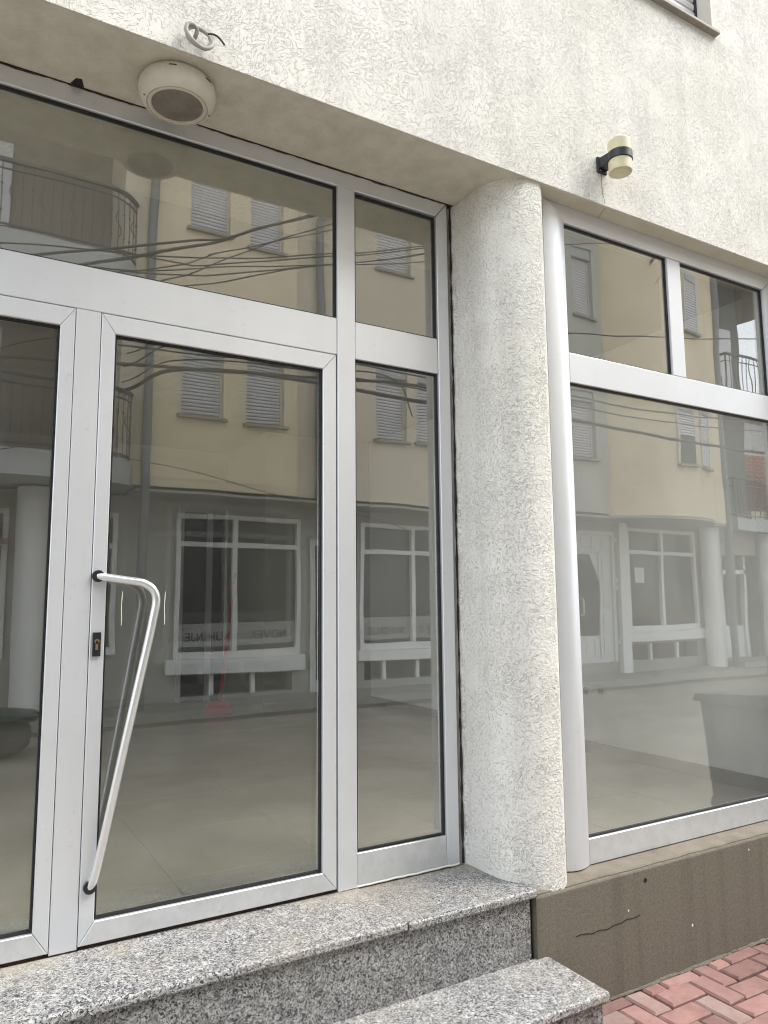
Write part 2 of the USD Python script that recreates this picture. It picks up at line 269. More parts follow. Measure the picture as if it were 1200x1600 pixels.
def paver_mesh(x0, x1, y0, y1, r):
    g = .0052; x0 += g; x1 -= g; y0 += g; y1 -= g; dz = r.uniform(-.003, .003); c = .008; tx, ty = r.uniform(-.004, .004), r.uniform(-.004, .004)
    V = []
    for (i, z) in ((0, -.05), (0, -c), (c, 0)):
        for x, y in ((x0 + i, y0 + i), (x1 - i, y0 + i), (x1 - i, y1 - i), (x0 + i, y1 - i)):
            V.append((x + r.uniform(-.0012, .0012), y + r.uniform(-.0012, .0012), z + dz + (tx * (x - x0) / (x1 - x0) + ty * (y - y0) / (y1 - y0) if z > -.04 else 0)))
    return loft([np.array(V[k * 4:k * 4 + 4]) for k in range(3)])
pr = random.Random(3)
for i in range(-8, 24):
    for j in range(-9, 4):
        t = (i - j) % 4
        if t in (0, 2):
            ox, oy = 2.621 + i * A, -.172 + j * A
            x0, x1, y0, y1 = (ox, ox + 2 * A, oy, oy + A) if t == 0 else (ox, ox + A, oy - A, oy + A)
            y1 = min(y1, -.002)
            if x0 < PX0 or x1 > PX1 or y0 < PY0 or y1 - y0 < .018: continue
            obj('paver', paver_mesh(x0, x1, y0, y1, pr), pr.choice(['paver', 'paver', 'paver_pale', 'paver_pale', 'paver_grey']), pav)
far = usdkit.material(stage, '/World/Looks/paver_strip', {'g': ('geometry', {}), 'b': ('brick_texture', {'color1': (.40, .22, .19), 'color2': (.34, .18, .155), 'mortar': (.1, .07, .06), 'scale': 1.0, 'brick_width': .21, 'row_height': .105, 'mortar_size': .004}), 'p': ('principled_bsdf', {'roughness': .9})}, [('g.position', 'b.vector'), ('b.color', 'p.base_color')], surface='p.BSDF')
obj('paver_strip', cat_([box(-40, PX0 + .02, -.80, 0, -.06, -.004), box(PX1 - .02, 60, -.80, 0, -.06, -.001), box(PX0 + .02, PX1 - .02, -.80, PY0 + .02, -.06, -.001)]), far, pav, kind='stuff')

# ------------------------------------------------------------------ our building
B = thing('shop_building', 'white render shop building with rounded pillar, soffit over the glazed entrance and brown plinth', 'building')
WX0, WX1, WZ0 = 2.45, 3.590, 4.815      # window above
wall = Polygon(sbox(-5, SOF - .0125, 9, 9.2).exterior.coords, [sbox(WX0, WZ0, WX1, 6.05).exterior.coords])
# front skin with a slightly rounded bottom arris
def skin(poly, y0, y1): return extr(poly, 'xz', y0, y1)
obj('upper_wall', skin(wall, 0.0, .30), 'stucco', B)
# soffit over the door recess, bounded by the pillar
sof = box(-5, 2.32, .003, 1.0, SOF - .0138, SOF + .25)
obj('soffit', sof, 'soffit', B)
lin = Polygon([(.0015, -.008), (.010, -.0125), (.10, -.014), (.30, -.014), (.30, .2), (.0, .2)])
m = extr(lin, 'yz', 2.13, 9.0); m.vertices[:, 2] += SOF - .002; m.vertices[:, 1] += .0012
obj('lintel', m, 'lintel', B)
# pillar
def arcpts(cx, cy, r, a0, a1, n): return [(cx + r * math.cos(a), cy + r * math.sin(a)) for a in np.radians(np.linspace(a0, a1, n))]
pil = [(1.995, .50), (1.992, .378), (2.006, .362)] + [(2.008, .30)] + arcpts(2.198, .200, .190, 184, 266, 14) + arcpts(2.219, .060, .050, 276, 360, 7) + [(2.271, .12), (2.275, .50)]
pil = [(x, y) for x, y in pil]
PILLAR = Polygon(pil)
if not PILLAR.is_valid: PILLAR = PILLAR.buffer(0)
obj('pillar', extr(PILLAR, 'xy', .455, SOF - .0125), 'stucco_fine', B, smooth=35)
# plinth below the window
PLX = 2.066
pp = Polygon([(0, -.25), (0, .462), (.003, .467), (.008, .470), (.30, .470), (.30, -.25)])
obj('plinth', extr(pp, 'yz', PLX, 9.0), 'plinth', B, smooth=20)
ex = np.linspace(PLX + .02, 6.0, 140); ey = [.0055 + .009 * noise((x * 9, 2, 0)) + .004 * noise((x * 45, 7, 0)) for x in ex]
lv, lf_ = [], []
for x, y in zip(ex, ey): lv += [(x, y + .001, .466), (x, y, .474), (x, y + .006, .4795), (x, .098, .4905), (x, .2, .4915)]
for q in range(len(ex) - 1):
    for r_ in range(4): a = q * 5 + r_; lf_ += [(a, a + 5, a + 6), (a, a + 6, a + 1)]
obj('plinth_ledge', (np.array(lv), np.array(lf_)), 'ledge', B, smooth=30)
ms = []
for x in np.linspace(2.13, 4.6, 60):
    ic = trimesh.creation.icosphere(1, 1.0); ic.vertices *= (rng.uniform(.02, .05), rng.uniform(.006, .016), rng.uniform(.004, .012)); ic.apply_translation((x, -.001, -.002)); ms.append(ic)
obj('mortar_smear', cat_(ms), 'plinth', B, kind='stuff')
obj('drain_hole', tube([(2.687, -.0012, .419), (2.688, .02, .421)], .0105, 12), 'dark', B)
cp = [(2.269, .282), (2.30, .284), (2.335, .279), (2.36, .272), (2.40, .275), (2.45, .271), (2.49, .277), (2.53, .276), (2.56, .283), (2.60, .283), (2.645, .287)]
obj('crack', tube(spline([(x, -.0002, z + rng.uniform(-.002, .002)) for x, z in cp], 4), .0019, 5), 'dark', B)
for x, z, s in ((2.576, .317, .004), (2.979, .173, .0055), (3.419, .425, .004)):
    ic = trimesh.creation.icosphere(1, s); ic.vertices *= (1, .3, 1.3); ic.apply_translation((x, 0, z)); obj('paint_chip', ic, 'chip', B)
# masonry beside the openings and floor slab
obj('right_wall', box(4.13, 9.0, .02, .30, .49, SOF - .014), 'stucco_fine', B)
obj('left_wall', box(-1.0, -.80, .30, .50, 0, SOF - .0145), 'stucco_fine', B)
obj('left_wall', box(-5, -4.4, .30, .50, 0, SOF - .0145), 'stucco_fine', B)
obj('left_parapet', box(-4.4, -1.0, .30, .50, 0, .62), 'stucco_fine', B)  # unseen front left open above this, added to let daylight into the shop
obj('base_slab', box(-5, PLX - .004, .06, .8, -.3, .47), 'plinth', B)
# roof and flanks close the box
obj('upper_floors', box(-5, 9, .31, 7.0, 3.70, 9.1), 'inwall', B)
obj('roof_slab', box(-5.1, 9.1, -.25, 7.1, 9.2, 9.4), 'soffit', B)
# irregular dark joint of old foam between soffit and frame
fr = random.Random(5); top = []; bot = []
xs = np.linspace(-.8, 2.0, 150)
for x in xs:
    top.append((x, SOF - .011 + (fr.random() < .1) * fr.uniform(0, .003))); bot.append((x, 3.531))
obj('foam_joint', box(-.8, 2.0, FACE + .012, FACE + .03, 3.524, SOF - .0125), 'foam', B)
low = [3.5235 - (.016 if x < .75 else .009) * max(0, noise((x * 17, 1.5, 0)) - .30) - .004 * noise((x * 90, 4, 0)) for x in xs]
obj('foam_lip', extr(Polygon([(x, SOF - .0125) for x in xs] + list(zip(xs[::-1], low[::-1]))), 'xz', FACE - .0035, FACE + .011), 'foam', B)
hol = hull([(.283, .362, SOF - .0136), (.333, .362, SOF - .0136), (.300, .318, SOF - .0136), (.318, .314, SOF - .0136), (.322, .335, SOF - .0142), (.292, .345, SOF - .0150), (.326, .352, SOF - .0152), (.31, .36, SOF - .016), (.31, .35, SOF + .01)])
obj('soffit_hole', hol, 'dark', B)
obj('pillar_joint', tube(spline([(1.986 + fr.uniform(-.001, .001), FACE + .006, z) for z in np.linspace(.51, 3.52, 40)], 2), [.0046 + fr.uniform(-.0022, .0022) for _ in range(79)], 6), 'gap', B)
# stain under the siren and crack across the lintel
obj('lintel_joint', cat_([tube([(2.638, -.0003, 3.56), (2.637, .0, SOF - .004), (2.66, .02, SOF - .0155), (2.695, .10, SOF - .0165)], .0014, 5)]), 'stain', B)

# interior of the shop
IF = .49
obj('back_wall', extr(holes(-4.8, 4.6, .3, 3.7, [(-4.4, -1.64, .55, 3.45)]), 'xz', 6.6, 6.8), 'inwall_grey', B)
cw = obj('courtyard_window', extr(holes(-4.39, -1.65, .56, 3.44, [(-4.3, -3.1, .65, 3.35), (-3.02, -1.74, .65, 3.35)]), 'xz', 6.66, 6.72), 'white', B)  # unseen window added to carry daylight onto the partition wall
obj('pane', box(-4.3, -1.74, 6.685, 6.690, .65, 3.35), GLASS_IN, cw)
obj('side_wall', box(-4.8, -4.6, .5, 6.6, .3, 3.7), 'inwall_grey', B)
obj('partition_wall', box(4.27, 4.4, .30, 6.6, .3, 3.7), 'inwall', B)
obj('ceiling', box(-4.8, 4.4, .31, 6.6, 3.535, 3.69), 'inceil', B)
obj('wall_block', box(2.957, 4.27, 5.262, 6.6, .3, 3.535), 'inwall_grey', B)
obj('skirting', box(4.258, 4.27, .31, 5.26, IF, IF + .085), 'skirt', B)
obj('skirting', box(2.957, 4.258, 5.25, 5.262, IF, IF + .085), 'skirt', B)
obj('skirting', box(-4.6, 2.957, 6.588, 6.6, IF, IF + .085), 'skirt', B)
bd = obj('back_door', box(2.42, 2.93, 6.55, 6.598, IF, 2.75), 'dark', B)
obj('door_frame', cat_([box(2.36, 2.42, 6.53, 6.598, IF, 2.8), box(2.70, 2.77, 6.52, 6.55, IF, 2.75), box(2.93, 2.957, 6.53, 6.598, IF, 2.8)]), 'inframe', bd)
fl = data(UsdGeom.Xform.Define(stage, '/World/shop_floor').GetPrim(), kind='structure')
obj('screed', box(-4.8, 4.4, .40, 6.6, .2, IF - .006), 'grout', fl)
TP = .685
for i in range(-8, 6):
    for j in range(0, 10):
        x0, x1, y0, y1 = .87 + i * TP, .87 + (i + 1) * TP, .45 + j * TP - .25, .45 + (j + 1) * TP - .25
        x0, x1, y0, y1 = max(x0, -4.6), min(x1, 4.258), max(y0, .41 if x0 < 2.2 else .31), min(y1, 6.58)
        if x1 - x0 < .03 or y1 - y0 < .03: continue
        obj('floor_tile', box(x0 + .0015, x1 - .0015, y0 + .0015, y1 - .0015, IF - .012, IF + rng.uniform(-.0006, .0006), .0008), 'tile', fl)

# ------------------------------------------------------------------ frames
def pane(parent, x0, x1, z0, z1, face, mat=GLASS, depth=.018, gas=.008, inner=False, tilt=0.0, panename='pane'):
    """glass sheet held by a black gasket set back in the frame"""
    y = face + depth
    g = [box(x0, x0 + gas, y - .006, y + .012, z0, z1), box(x1 - gas, x1, y - .006, y + .012, z0, z1), box(x0 + gas, x1 - gas, y - .006, y + .012, z0, z0 + gas), box(x0 + gas, x1 - gas, y - .006, y + .012, z1 - gas, z1)]
    pr_ = obj(panename, box(x0 + .004, x1 - .004, y, y + .005, z0 + .004, z1 - .004), mat, parent)
    obj('gasket', cat_(g), 'gasket', parent)
    if inner:
        q = box(x0 + .004, x1 - .004, y + .020, y + .024, z0 + .006, z1 - .006)
        c = np.array([(x0 + x1) / 2, y + .022, (z0 + z1) / 2]); R = trimesh.transformations.rotation_matrix(math.radians(tilt), (1, 0, 0), c) @ trimesh.transformations.rotation_matrix(math.radians(tilt * .8), (0, 0, 1), c)
        q.apply_transform(R); obj('inner_pane', q, GLASS_IN, parent)
    return pr_

E_ = thing('entrance_frame', 'silver aluminium shopfront frame around the double door with glazed top lights and side light', 'shopfront')
D = .055
Z0, ZT = .509, 3.5245
LX = -.72
obj('head_rail', member([(LX, ZT), (1.962, ZT), (1.900, 3.449), (LX + .08, 3.449)], FACE, FACE + D), 'frame', E_)
obj('jamb', member([(1.900, Z0), (1.964, Z0), (1.964, ZT - .002), (1.9025, 3.447)], FACE, FACE + D), 'frame', E_)
obj('jamb', member([(LX - .002, Z0), (LX + .078, Z0), (LX + .078, 3.447), (LX - .002, ZT - .002)], FACE, FACE + D), 'frame', E_)
obj('mullion', member(rect(1.3785, 1.4635, Z0, 3.4475), FACE - .003, FACE + D), 'frame', E_)
obj('mullion', member(rect(LX + .080, LX + .115, Z0, 3.4475), FACE - .003, FACE + D), 'frame', E_)
obj('transom_rail', member(rect(LX + .117, 1.3765, 2.681, 2.842), FACE, FACE + D), 'frame', E_)
obj('transom_rail', member(rect(1.4655, 1.898, 2.676, 2.842), FACE, FACE + D), 'frame', E_)
obj('bottom_rail', member(rect(1.4655, 1.898, Z0 + .004, .638), FACE, FACE + D), 'frame_worn', E_)
pane(E_, LX + .117, 1.3765, 2.842, 3.449, FACE, panename='top_light')
pane(E_, 1.4655, 1.898, 2.842, 3.442, FACE, panename='side_top_light')
pane(E_, 1.4655, 1.898, .638, 2.676, FACE, panename='side_light')
obj('sealant', tube([(x, FACE + .001, Z0 + .002 + .003 * noise((x * 40, 0, 0))) for x in np.linspace(1.38, 1.96, 40)], .0045, 6), 'chip', E_)
obj('threshold', box(-.6, 1.377, FACE + .01, FACE + D, .5075, .516), 'foam', E_)

def leaf(name, label, x0, x1, hinge_right, zb=.520, zt=2.677):
    t = thing(name, label, 'door', ((x0 + x1) / 2, FACE, zb))
    s, tr, br = .049, .070, .071
    gx0, gx1, gz0, gz1 = x0 + s, x1 - s - .012, zb + br, zt - tr
    if not hinge_right: gx0, gx1 = x0 + s + .012, x1 - s
    e = .0009
    obj('stile', member([(x0, zb), (gx0 - e, gz0), (gx0 - e, gz1), (x0, zt)], FACE - .002, FACE + D), 'frame', t)
    obj('stile', member([(x1, zb), (x1, zt), (gx1 + e, gz1), (gx1 + e, gz0)], FACE - .002, FACE + D), 'frame', t)
    obj('top_rail', member([(x0 + e, zt), (x1 - e, zt), (gx1, gz1 + e), (gx0, gz1 + e)], FACE - .002, FACE + D), 'frame', t)
    obj('bottom_rail', member([(x0 + e, zb), (x1 - e, zb), (gx1, gz0 - e), (gx0, gz0 - e)], FACE - .002, FACE + D), 'frame_worn', t)
    pane(t, gx0 - .001, gx1 + .001, gz0 - .001, gz1 + .001, FACE, GLASS_OUT, inner=True, tilt=.55 if hinge_right else -.4)
    return t
D1 = leaf('glazed_door', 'silver framed glass door leaf carrying the long bent pull handle', .427, 1.3715, True)
D2 = leaf('glazed_door', 'silver framed glass door leaf cut by the left edge of the photo', -.602, .338, False)
obj('meeting_post', member(rect(.3405, .4245, Z0 + .003, 2.679), FACE - .001, FACE + D), 'frame', E_)
hp = [(.446, FACE - .002, 1.728), (.470, .352, 1.724), (.540, .318, 1.712), (.585, .297, 1.703)]
hb = [(.618, .283, 1.678), (.628, .281, 1.640), (.620, .284, 1.580), (.605, .291, 1.490)]
hc = [(.545, .322, 1.150), (.492, .343, .850), (.470, .352, .735), (.462, .358, .712), (.457, FACE - .002, .702)]
hd = obj('pull_handle', tube(spline(hp + hb + hc, 8), .0142, 14), 'alu', D1, smooth=True)
for q in ((.446, 1.728), (.457, .702)):
    obj('rubber_washer', tube([(q[0], FACE - .0035, q[1]), (q[0], FACE - .0145, q[1])], .0205, 18), 'blackplast', hd, smooth=40)
lk = obj('lock_plate', hull([(x, y, z) for x, z in [(a + b * c, d + e_ * c) for a, b, d, e_ in ((.4345, 1, 1.452, 1), (.4645, -1, 1.452, 1), (.4645, -1, 1.537, -1), (.4345, 1, 1.537, -1)) for c in (.002, .006)] for y in (FACE - .002, FACE - .011)]), 'blackplast', D1)
obj('key_cylinder', cat_([tube([(.4495, FACE - .010, 1.505), (.4495, FACE - .0135, 1.505)], .0085, 16), box(.4452, .4538, FACE - .0135, FACE - .010, 1.476, 1.505)]), 'brass', lk)
obj('key_slot', box(.4487, .4503, FACE - .0142, FACE - .0134, 1.499, 1.511), 'dark', lk)
for x in (.532, .682):
    P = [(x + .001 * math.sin(i), FACE + .0125, z) for i, z in enumerate(np.linspace(1.556, 1.676, 9))]
    obj('glue_streak', tube(P, [.0010, .0016, .0019, .0015, .0018, .0014, .0018, .0015, .0008], 5), 'tape', D1)

W_ = thing('shop_window', 'wide silver framed shop window with four panes standing on the brown plinth right of the pillar', 'window', (3.2, WINF, .493))
wz0, wzt = .494, 3.524
# rounded corner post
post = [(2.321, WINF + D), (2.321, WINF + .008)] + [(2.321 + .141 * u, WINF + .004 - .026 * math.sin(math.pi * min(1.0, .16 + .80 * u)) ) for u in np.linspace(0, 1, 14)] + [(2.462, WINF + D)]
def postmesh():
    rings = []
    for z in (wz0, wz0 + .003): rings.append(np.array([(x, y, z) for x, y in post]))
    rings.append(np.array([(x, y, wzt - .001 - (x - 2.321) * .62) for x, y in post]))
    return loft(rings)
pm = extr(Polygon(post).buffer(0), 'xy', wz0, wzt)
k = pm.vertices[:, 2] > 2
pm.vertices[k, 2] = wzt - (pm.vertices[k, 0] - 2.321) * .60
obj('corner_post', pm, 'frame', W_, smooth=35)
obj('head_rail', member([(2.323, wzt), (4.135, wzt), (4.035, 3.438), (2.4625, 3.438)], WINF - .004, WINF + D), 'frame', W_)
obj('jamb', member([(4.036, wz0), (4.128, wz0), (4.128, wzt - .004), (4.036, 3.436)], WINF - .004, WINF + D), 'frame', W_)
obj('bottom_rail', member(rect(2.4635, 4.0345, wz0, .602), WINF, WINF + D), 'frame_worn', W_)
obj('transom_rail', member(rect(2.4635, 4.0345, 2.648, 2.792), WINF, WINF + D), 'frame', W_)
obj('mullion', member(rect(3.199, 3.304, 2.793, 3.437), WINF, WINF + D), 'frame', W_)
pane(W_, 2.4635, 3.199, 2.792, 3.438, WINF, GLASS, panename='upper_pane')
pane(W_, 3.304, 4.035, 2.792, 3.438, WINF, GLASS, panename='upper_pane')
pane(W_, 2.4635, 4.035, .602, 2.648, WINF, GLASS_R, panename='display_pane')

# window of the floor above
U = thing('upper_window', 'closed roller shutter window in the white wall above, cut by the top edge', 'window', (3.0, 0, WZ0))
obj('sill', box(WX0 - .05, WX1 + .014, -.034, .16, WZ0 - .008, WZ0 + .012, .003), 'stone_sill', U)
obj('reveal', box(WX1 - .012, WX1 + .001, -.001, .18, WZ0 + .013, 6.05), 'beige', U)
obj('reveal', box(WX0 - .001, WX0 + .012, -.001, .18, WZ0 + .013, 6.05), 'beige', U)
obj('guide_rail', box(WX1 - .020, WX1 - .0125, .085, .14, WZ0 + .013, 6.05, .001), 'gasket', U)
for i in range(24):
    z = WZ0 + .014 + i * .052
    obj('slat', extr(Polygon([(.110, z), (.101, z + .006), (.097, z + .024), (.101, z + .043), (.110, z + .0495)]), 'yz', WX0 + .013, WX1 - .021), 'shutter', U)

# ------------------------------------------------------------------ granite steps
S_ = thing('granite_steps', 'two speckled grey granite steps below the glazed door', 'steps', (.6, 0, 0))
def tread(x0, x1, yf, yb, z, t=.03, r=.010):
    P = [(yb, z - t), (yf + .004, z - t), (yf, z - t + .005)] + [(yf + r - r * math.cos(a), z - r + r * math.sin(a)) for a in np.linspace(0, math.pi / 2, 6)] + [(yb, z)]
    return extr(Polygon(P), 'yz', x0, x1)
def tilted(m, dz): m.vertices[:, 2] += dz * (m.vertices[:, 0] - 1.0); return m
obj('landing_slab', tread(-1.2, 1.4660, -.006, .37, G_LAND), 'granite_top', S_, smooth=30)
obj('landing_slab', tread(1.4715, PLX - .004, -.010, .37, G_LAND - .004), 'granite_top', S_, smooth=30)
obj('slab_joint', box(1.466, 1.4715, 0.0, .37, G_LAND - .028, G_LAND - .007), 'gap', S_)
obj('riser', box(-1.2, PLX - .022, .014, .06, G_STEP, G_LAND - .031), 'granite_riser', S_)
obj('riser_joint', box(PLX - .022, PLX - .001, .030, .06, G_STEP, G_LAND - .031), 'gap', S_)
obj('step_tread', tread(-1.2, 1.30, -.318, .014, G_STEP), 'granite_top', S_, smooth=30)
obj('step_tread', tread(1.3018, 2.116, -.318, .014, G_STEP - .001), 'granite_top', S_, smooth=30)
obj('step_riser', box(-1.2, 2.096, -.300, .012, -.02, G_STEP - .031), 'granite_riser', S_)

# ------------------------------------------------------------------ small things on the building
L = thing('ceiling_lamp', 'round cream bulkhead lamp with dark lens on the soffit above the door', 'lamp', (.628, .176, SOF))
lc = (.628, .176, SOF - .013)
prof = [(.118, 0), (.128, -.004), (.136, -.018), (.139, -.036), (.136, -.056), (.128, -.072), (.118, -.082), (.1085, -.087), (.1075, -.083), (.1055, -.083), (.1045, -.0875), (.100, -.0895), (.094, -.0885), (.0925, -.084), (.05, -.084)]
obj('housing', lathe(prof, lc, 64), 'lampbody', L, smooth=50)
obj('lens', lathe([(.092, -.0835), (.085, -.0865), (.06, -.090), (.03, -.092), (.002, -.0925)], lc, 48), 'lens', L, smooth=60)
for a in (-1.95, -.95):
    cx, cy = lc[0] + .1392 * math.cos(a), lc[1] + .1392 * math.sin(a); tx, ty = -math.sin(a), math.cos(a)
    obj('vent_slot', tube([(cx - .013 * tx - .001 * math.cos(a), cy - .013 * ty - .001 * math.sin(a), lc[2] - .026), (cx, cy, lc[2] - .026), (cx + .013 * tx - .001 * math.cos(a), cy + .013 * ty - .001 * math.sin(a), lc[2] - .026)], .0016, 6), 'dark', L)

Cc = thing('cable_stub', 'coiled end of grey electric cable hanging from the white wall above the lamp', 'cable', (.66, 0, 3.58))
loop = [(.634, .006, 3.583), (.637, -.012, 3.588), (.640, -.022, 3.607), (.622, -.030, 3.615), (.603, -.032, 3.604), (.600, -.034, 3.577), (.622, -.036, 3.550), (.657, -.038, 3.533), (.684, -.036, 3.548), (.694, -.030, 3.575), (.684, -.024, 3.598), (.655, -.022, 3.613), (.628, -.024, 3.612), (.607, -.022, 3.596), (.610, -.022, 3.566), (.640, -.024, 3.548), (.672, -.026, 3.550), (.688, -.028, 3.572), (.680, -.030, 3.594)]
obj('sheath', tube(spline(loop, 6), .0072, 9), 'cable', Cc, smooth=True)
obj('bare_core', tube(spline([(.676, -.030, 3.600), (.690, -.034, 3.602), (.706, -.036, 3.600), (.722, -.038, 3.588), (.732, -.04, 3.574)], 5), .0036, 6), 'copper', Cc, smooth=True)

R_ = thing('wall_sensor', 'yellowed cream cylinder held in a black bracket on the white wall', 'lamp', (2.655, 0, 3.74))
scx, scy = 2.655, -.092
obj('cylinder', lathe([(.049, 0), (.0535, .003), (.0545, .008), (.0545, .152), (.052, .160), (.044, .163)], (scx, scy, 3.648), 40), 'siren', R_, smooth=40)
obj('end_cap', lathe([(.040, -.0015), (.042, 0.001)], (scx, scy, 3.648), 40), 'siren', R_)
ring = [(.0555, .0), (.059, .003), (.059, .041), (.0555, .044)]
obj('band', lathe(ring, (scx, scy, 3.706), 40), 'blackplast', R_, smooth=40)
obj('arm', hull([(scx + sx, y, z) for sx, y, z in ((-.053, -.08, 3.708), (-.053, -.08, 3.748), (.02, -.08, 3.708), (.02, -.08, 3.748), (-.055, -.001, 3.700), (-.055, -.001, 3.752), (-.005, -.001, 3.700), (-.005, -.001, 3.752))]), 'blackplast', R_)
obj('wall_plate', box(scx - .062, scx + .002, -.012, .002, 3.682, 3.762, .004), 'blackplast', R_)
st = []
for q in range(6):
    st.append(tube([(scx - .03 + .004 * q * math.sin(q), -.0005, 3.68 - .0 * q), (scx - .032 + .003 * q, -.0004, 3.63), (scx - .025 + .002 * math.sin(q * 2), -.0003, 3.56)], .0012, 4))
obj('rust_run', cat_(st[:2]), 'stain', R_)

for a in (0, math.pi):
    obj('fixing_screw', tube([(lc[0] + .118 * math.cos(a), lc[1] + .118 * math.sin(a), lc[2] - .0815), (lc[0] + .118 * math.cos(a), lc[1] + .118 * math.sin(a), lc[2] - .0835)], .004, 10), 'pipe', L)
for z in (3.690, 3.754): obj('fixing_screw', tube([(scx - .048, -.0115, z), (scx - .048, -.0145, z)], .004, 10), 'pipe', R_)

# ------------------------------------------------------------------ things inside
M_ = thing('floor_squeegee', 'red floor squeegee leaning against the wall corner inside, seen through the door glass', 'broom', (2.47, 5.40, IF))
obj('stick', tube([(2.535, 5.42, IF + .17), (2.66, 5.6, 1.22), (2.80, 5.78, 1.92)], .016, 10), 'redhandle', M_, smooth=True)
obj('grip', tube([(2.787, 5.765, 1.86), (2.812, 5.80, 1.98)], .017, 10), 'blackplast', M_)
obj('head', cat_([hull([(2.36, 5.38, IF + .015), (2.66, 5.36, IF + .015), (2.62, 5.38, IF + .13), (2.42, 5.40, IF + .13), (2.36, 5.45, IF + .015), (2.66, 5.43, IF + .015), (2.62, 5.43, IF + .13), (2.42, 5.45, IF + .13)]), tube([(2.53, 5.41, IF + .11), (2.537, 5.42, IF + .22)], .02, 10)]), 'red', M_)
for k, (y, z, lab) in enumerate(((1.865, .952, 'white socket nearer the pillar post, seen through the display pane'), (1.715, .957, 'white double rocker plate right of the other socket, seen through the display pane'))):
    t = thing('wall_socket', lab, 'socket', (4.27, y, z))
    w = .044
    obj('frame', box(4.258, 4.27, y - w, y + w, z - w, z + w, .004), 'socket', t)
    obj('insert', lathe([(.02, 0), (.026, .003), (.027, .006), (.020, .006)], (0, 0, 0), 20).apply_transform(trimesh.transformations.translation_matrix((4.2565, y, z)) @ trimesh.transformations.rotation_matrix(-math.pi / 2, (0, 1, 0))) if k == 0 else box(4.252, 4.258, y - .03, y + .03, z - .018, z + .018, .003), 'inwall_grey', t)

# ------------------------------------------------------------------ the other side of the street (seen in the glass)
O = thing('opposite_building', 'yellow and beige apartment block with shops below, mirrored in the shop glass', 'building', (6, -8, 0))
ZO, ZE = 3.40, 10.1
def rshutter(x0, x1, z0, z1, y, boxh=.22, parent=O, openpart=0.0):
    """roller shutter window set back in the wall; wall front at y facing +y"""
    wdw = obj('shutter_window', cat_([box(x0, x0 + .04, y - .16, y - .10, z0, z1), box(x1 - .04, x1, y - .16, y - .10, z0, z1), box(x0 + .03, x1 - .03, y - .16, y - .11, z1 - .03, z1)]), 'beige', parent)
    zt = z1 - boxh; zb = z0 + openpart; n = int((zt - zb) / .055); sl = []
    for i in range(n):
        a = zb + i * (zt - zb) / n; b = a + (zt - zb) / n
        sl.append(hull([(x, yy, z) for x in (x0 + .04, x1 - .04) for yy, z in ((y - .14, a), (y - .118, a + .006), (y - .112, (a + b) / 2), (y - .118, b - .010), (y - .14, b - .010))]))
    obj('shutter', cat_(sl), 'shutter', wdw)
    if boxh: obj('shutter_box', box(x0, x1, y - .16, y - .03, zt, z1, .01), 'greywall', wdw)
    obj('window_sill', box(x0 - .06, x1 + .06, y - .16, y + .06, z0 - .05, z0, .004), 'stone_sill', wdw)
    obj('pane', box(x0 + .04, x1 - .04, y - .18, y - .16, z0, z1), 'darkglass', wdw)
    return (x0, x1, z0 - .05, z1)
Y1 = -8.0
hy = [(2.93, 3.60, 4.55, 5.90), (3.98, 4.62, 4.52, 5.85), (2.99, 3.66, 7.59, 8.95), (4.02, 4.60, 7.50, 8.9)]
hb_ = [(6.42, 7.06, 4.53, 5.92), (7.28, 7.95, 4.55, 5.92), (6.45, 7.20, 7.72, 9.05), (10.62, 11.28, 4.51, 5.92), (10.82, 11.40, 7.52, 9.05)]
hb_ += [(8.7, 9.4, 4.53, 5.92), (8.7, 9.4, 7.6, 9.0)]
obj('yellow_wall', extr(holes(2.30, 4.86, ZO, ZE, [(a, b, c - .05, d) for a, b, c, d in hy]), 'xz', Y1 - .3, Y1), 'yellow', O)
obj('grey_wall', extr(holes(9.6, 11.62, ZO, ZE, [(a, b, c - .05, d) for a, b, c, d in hb_ if a > 9.6]), 'xz', Y1 - .36, Y1 - .06), 'greybeige', O)
obj('beige_wall', extr(holes(4.86, 9.6, ZO, ZE, [(a, b, c - .05, d) for a, b, c, d in hb_ if a < 9.6]), 'xz', Y1 - .36, Y1 - .06), 'beigewall', O)
for a, b, c, d in hy: rshutter(a, b, c, d, Y1)
for a, b, c, d in hb_: rshutter(a, b, c, d, Y1 - .06)
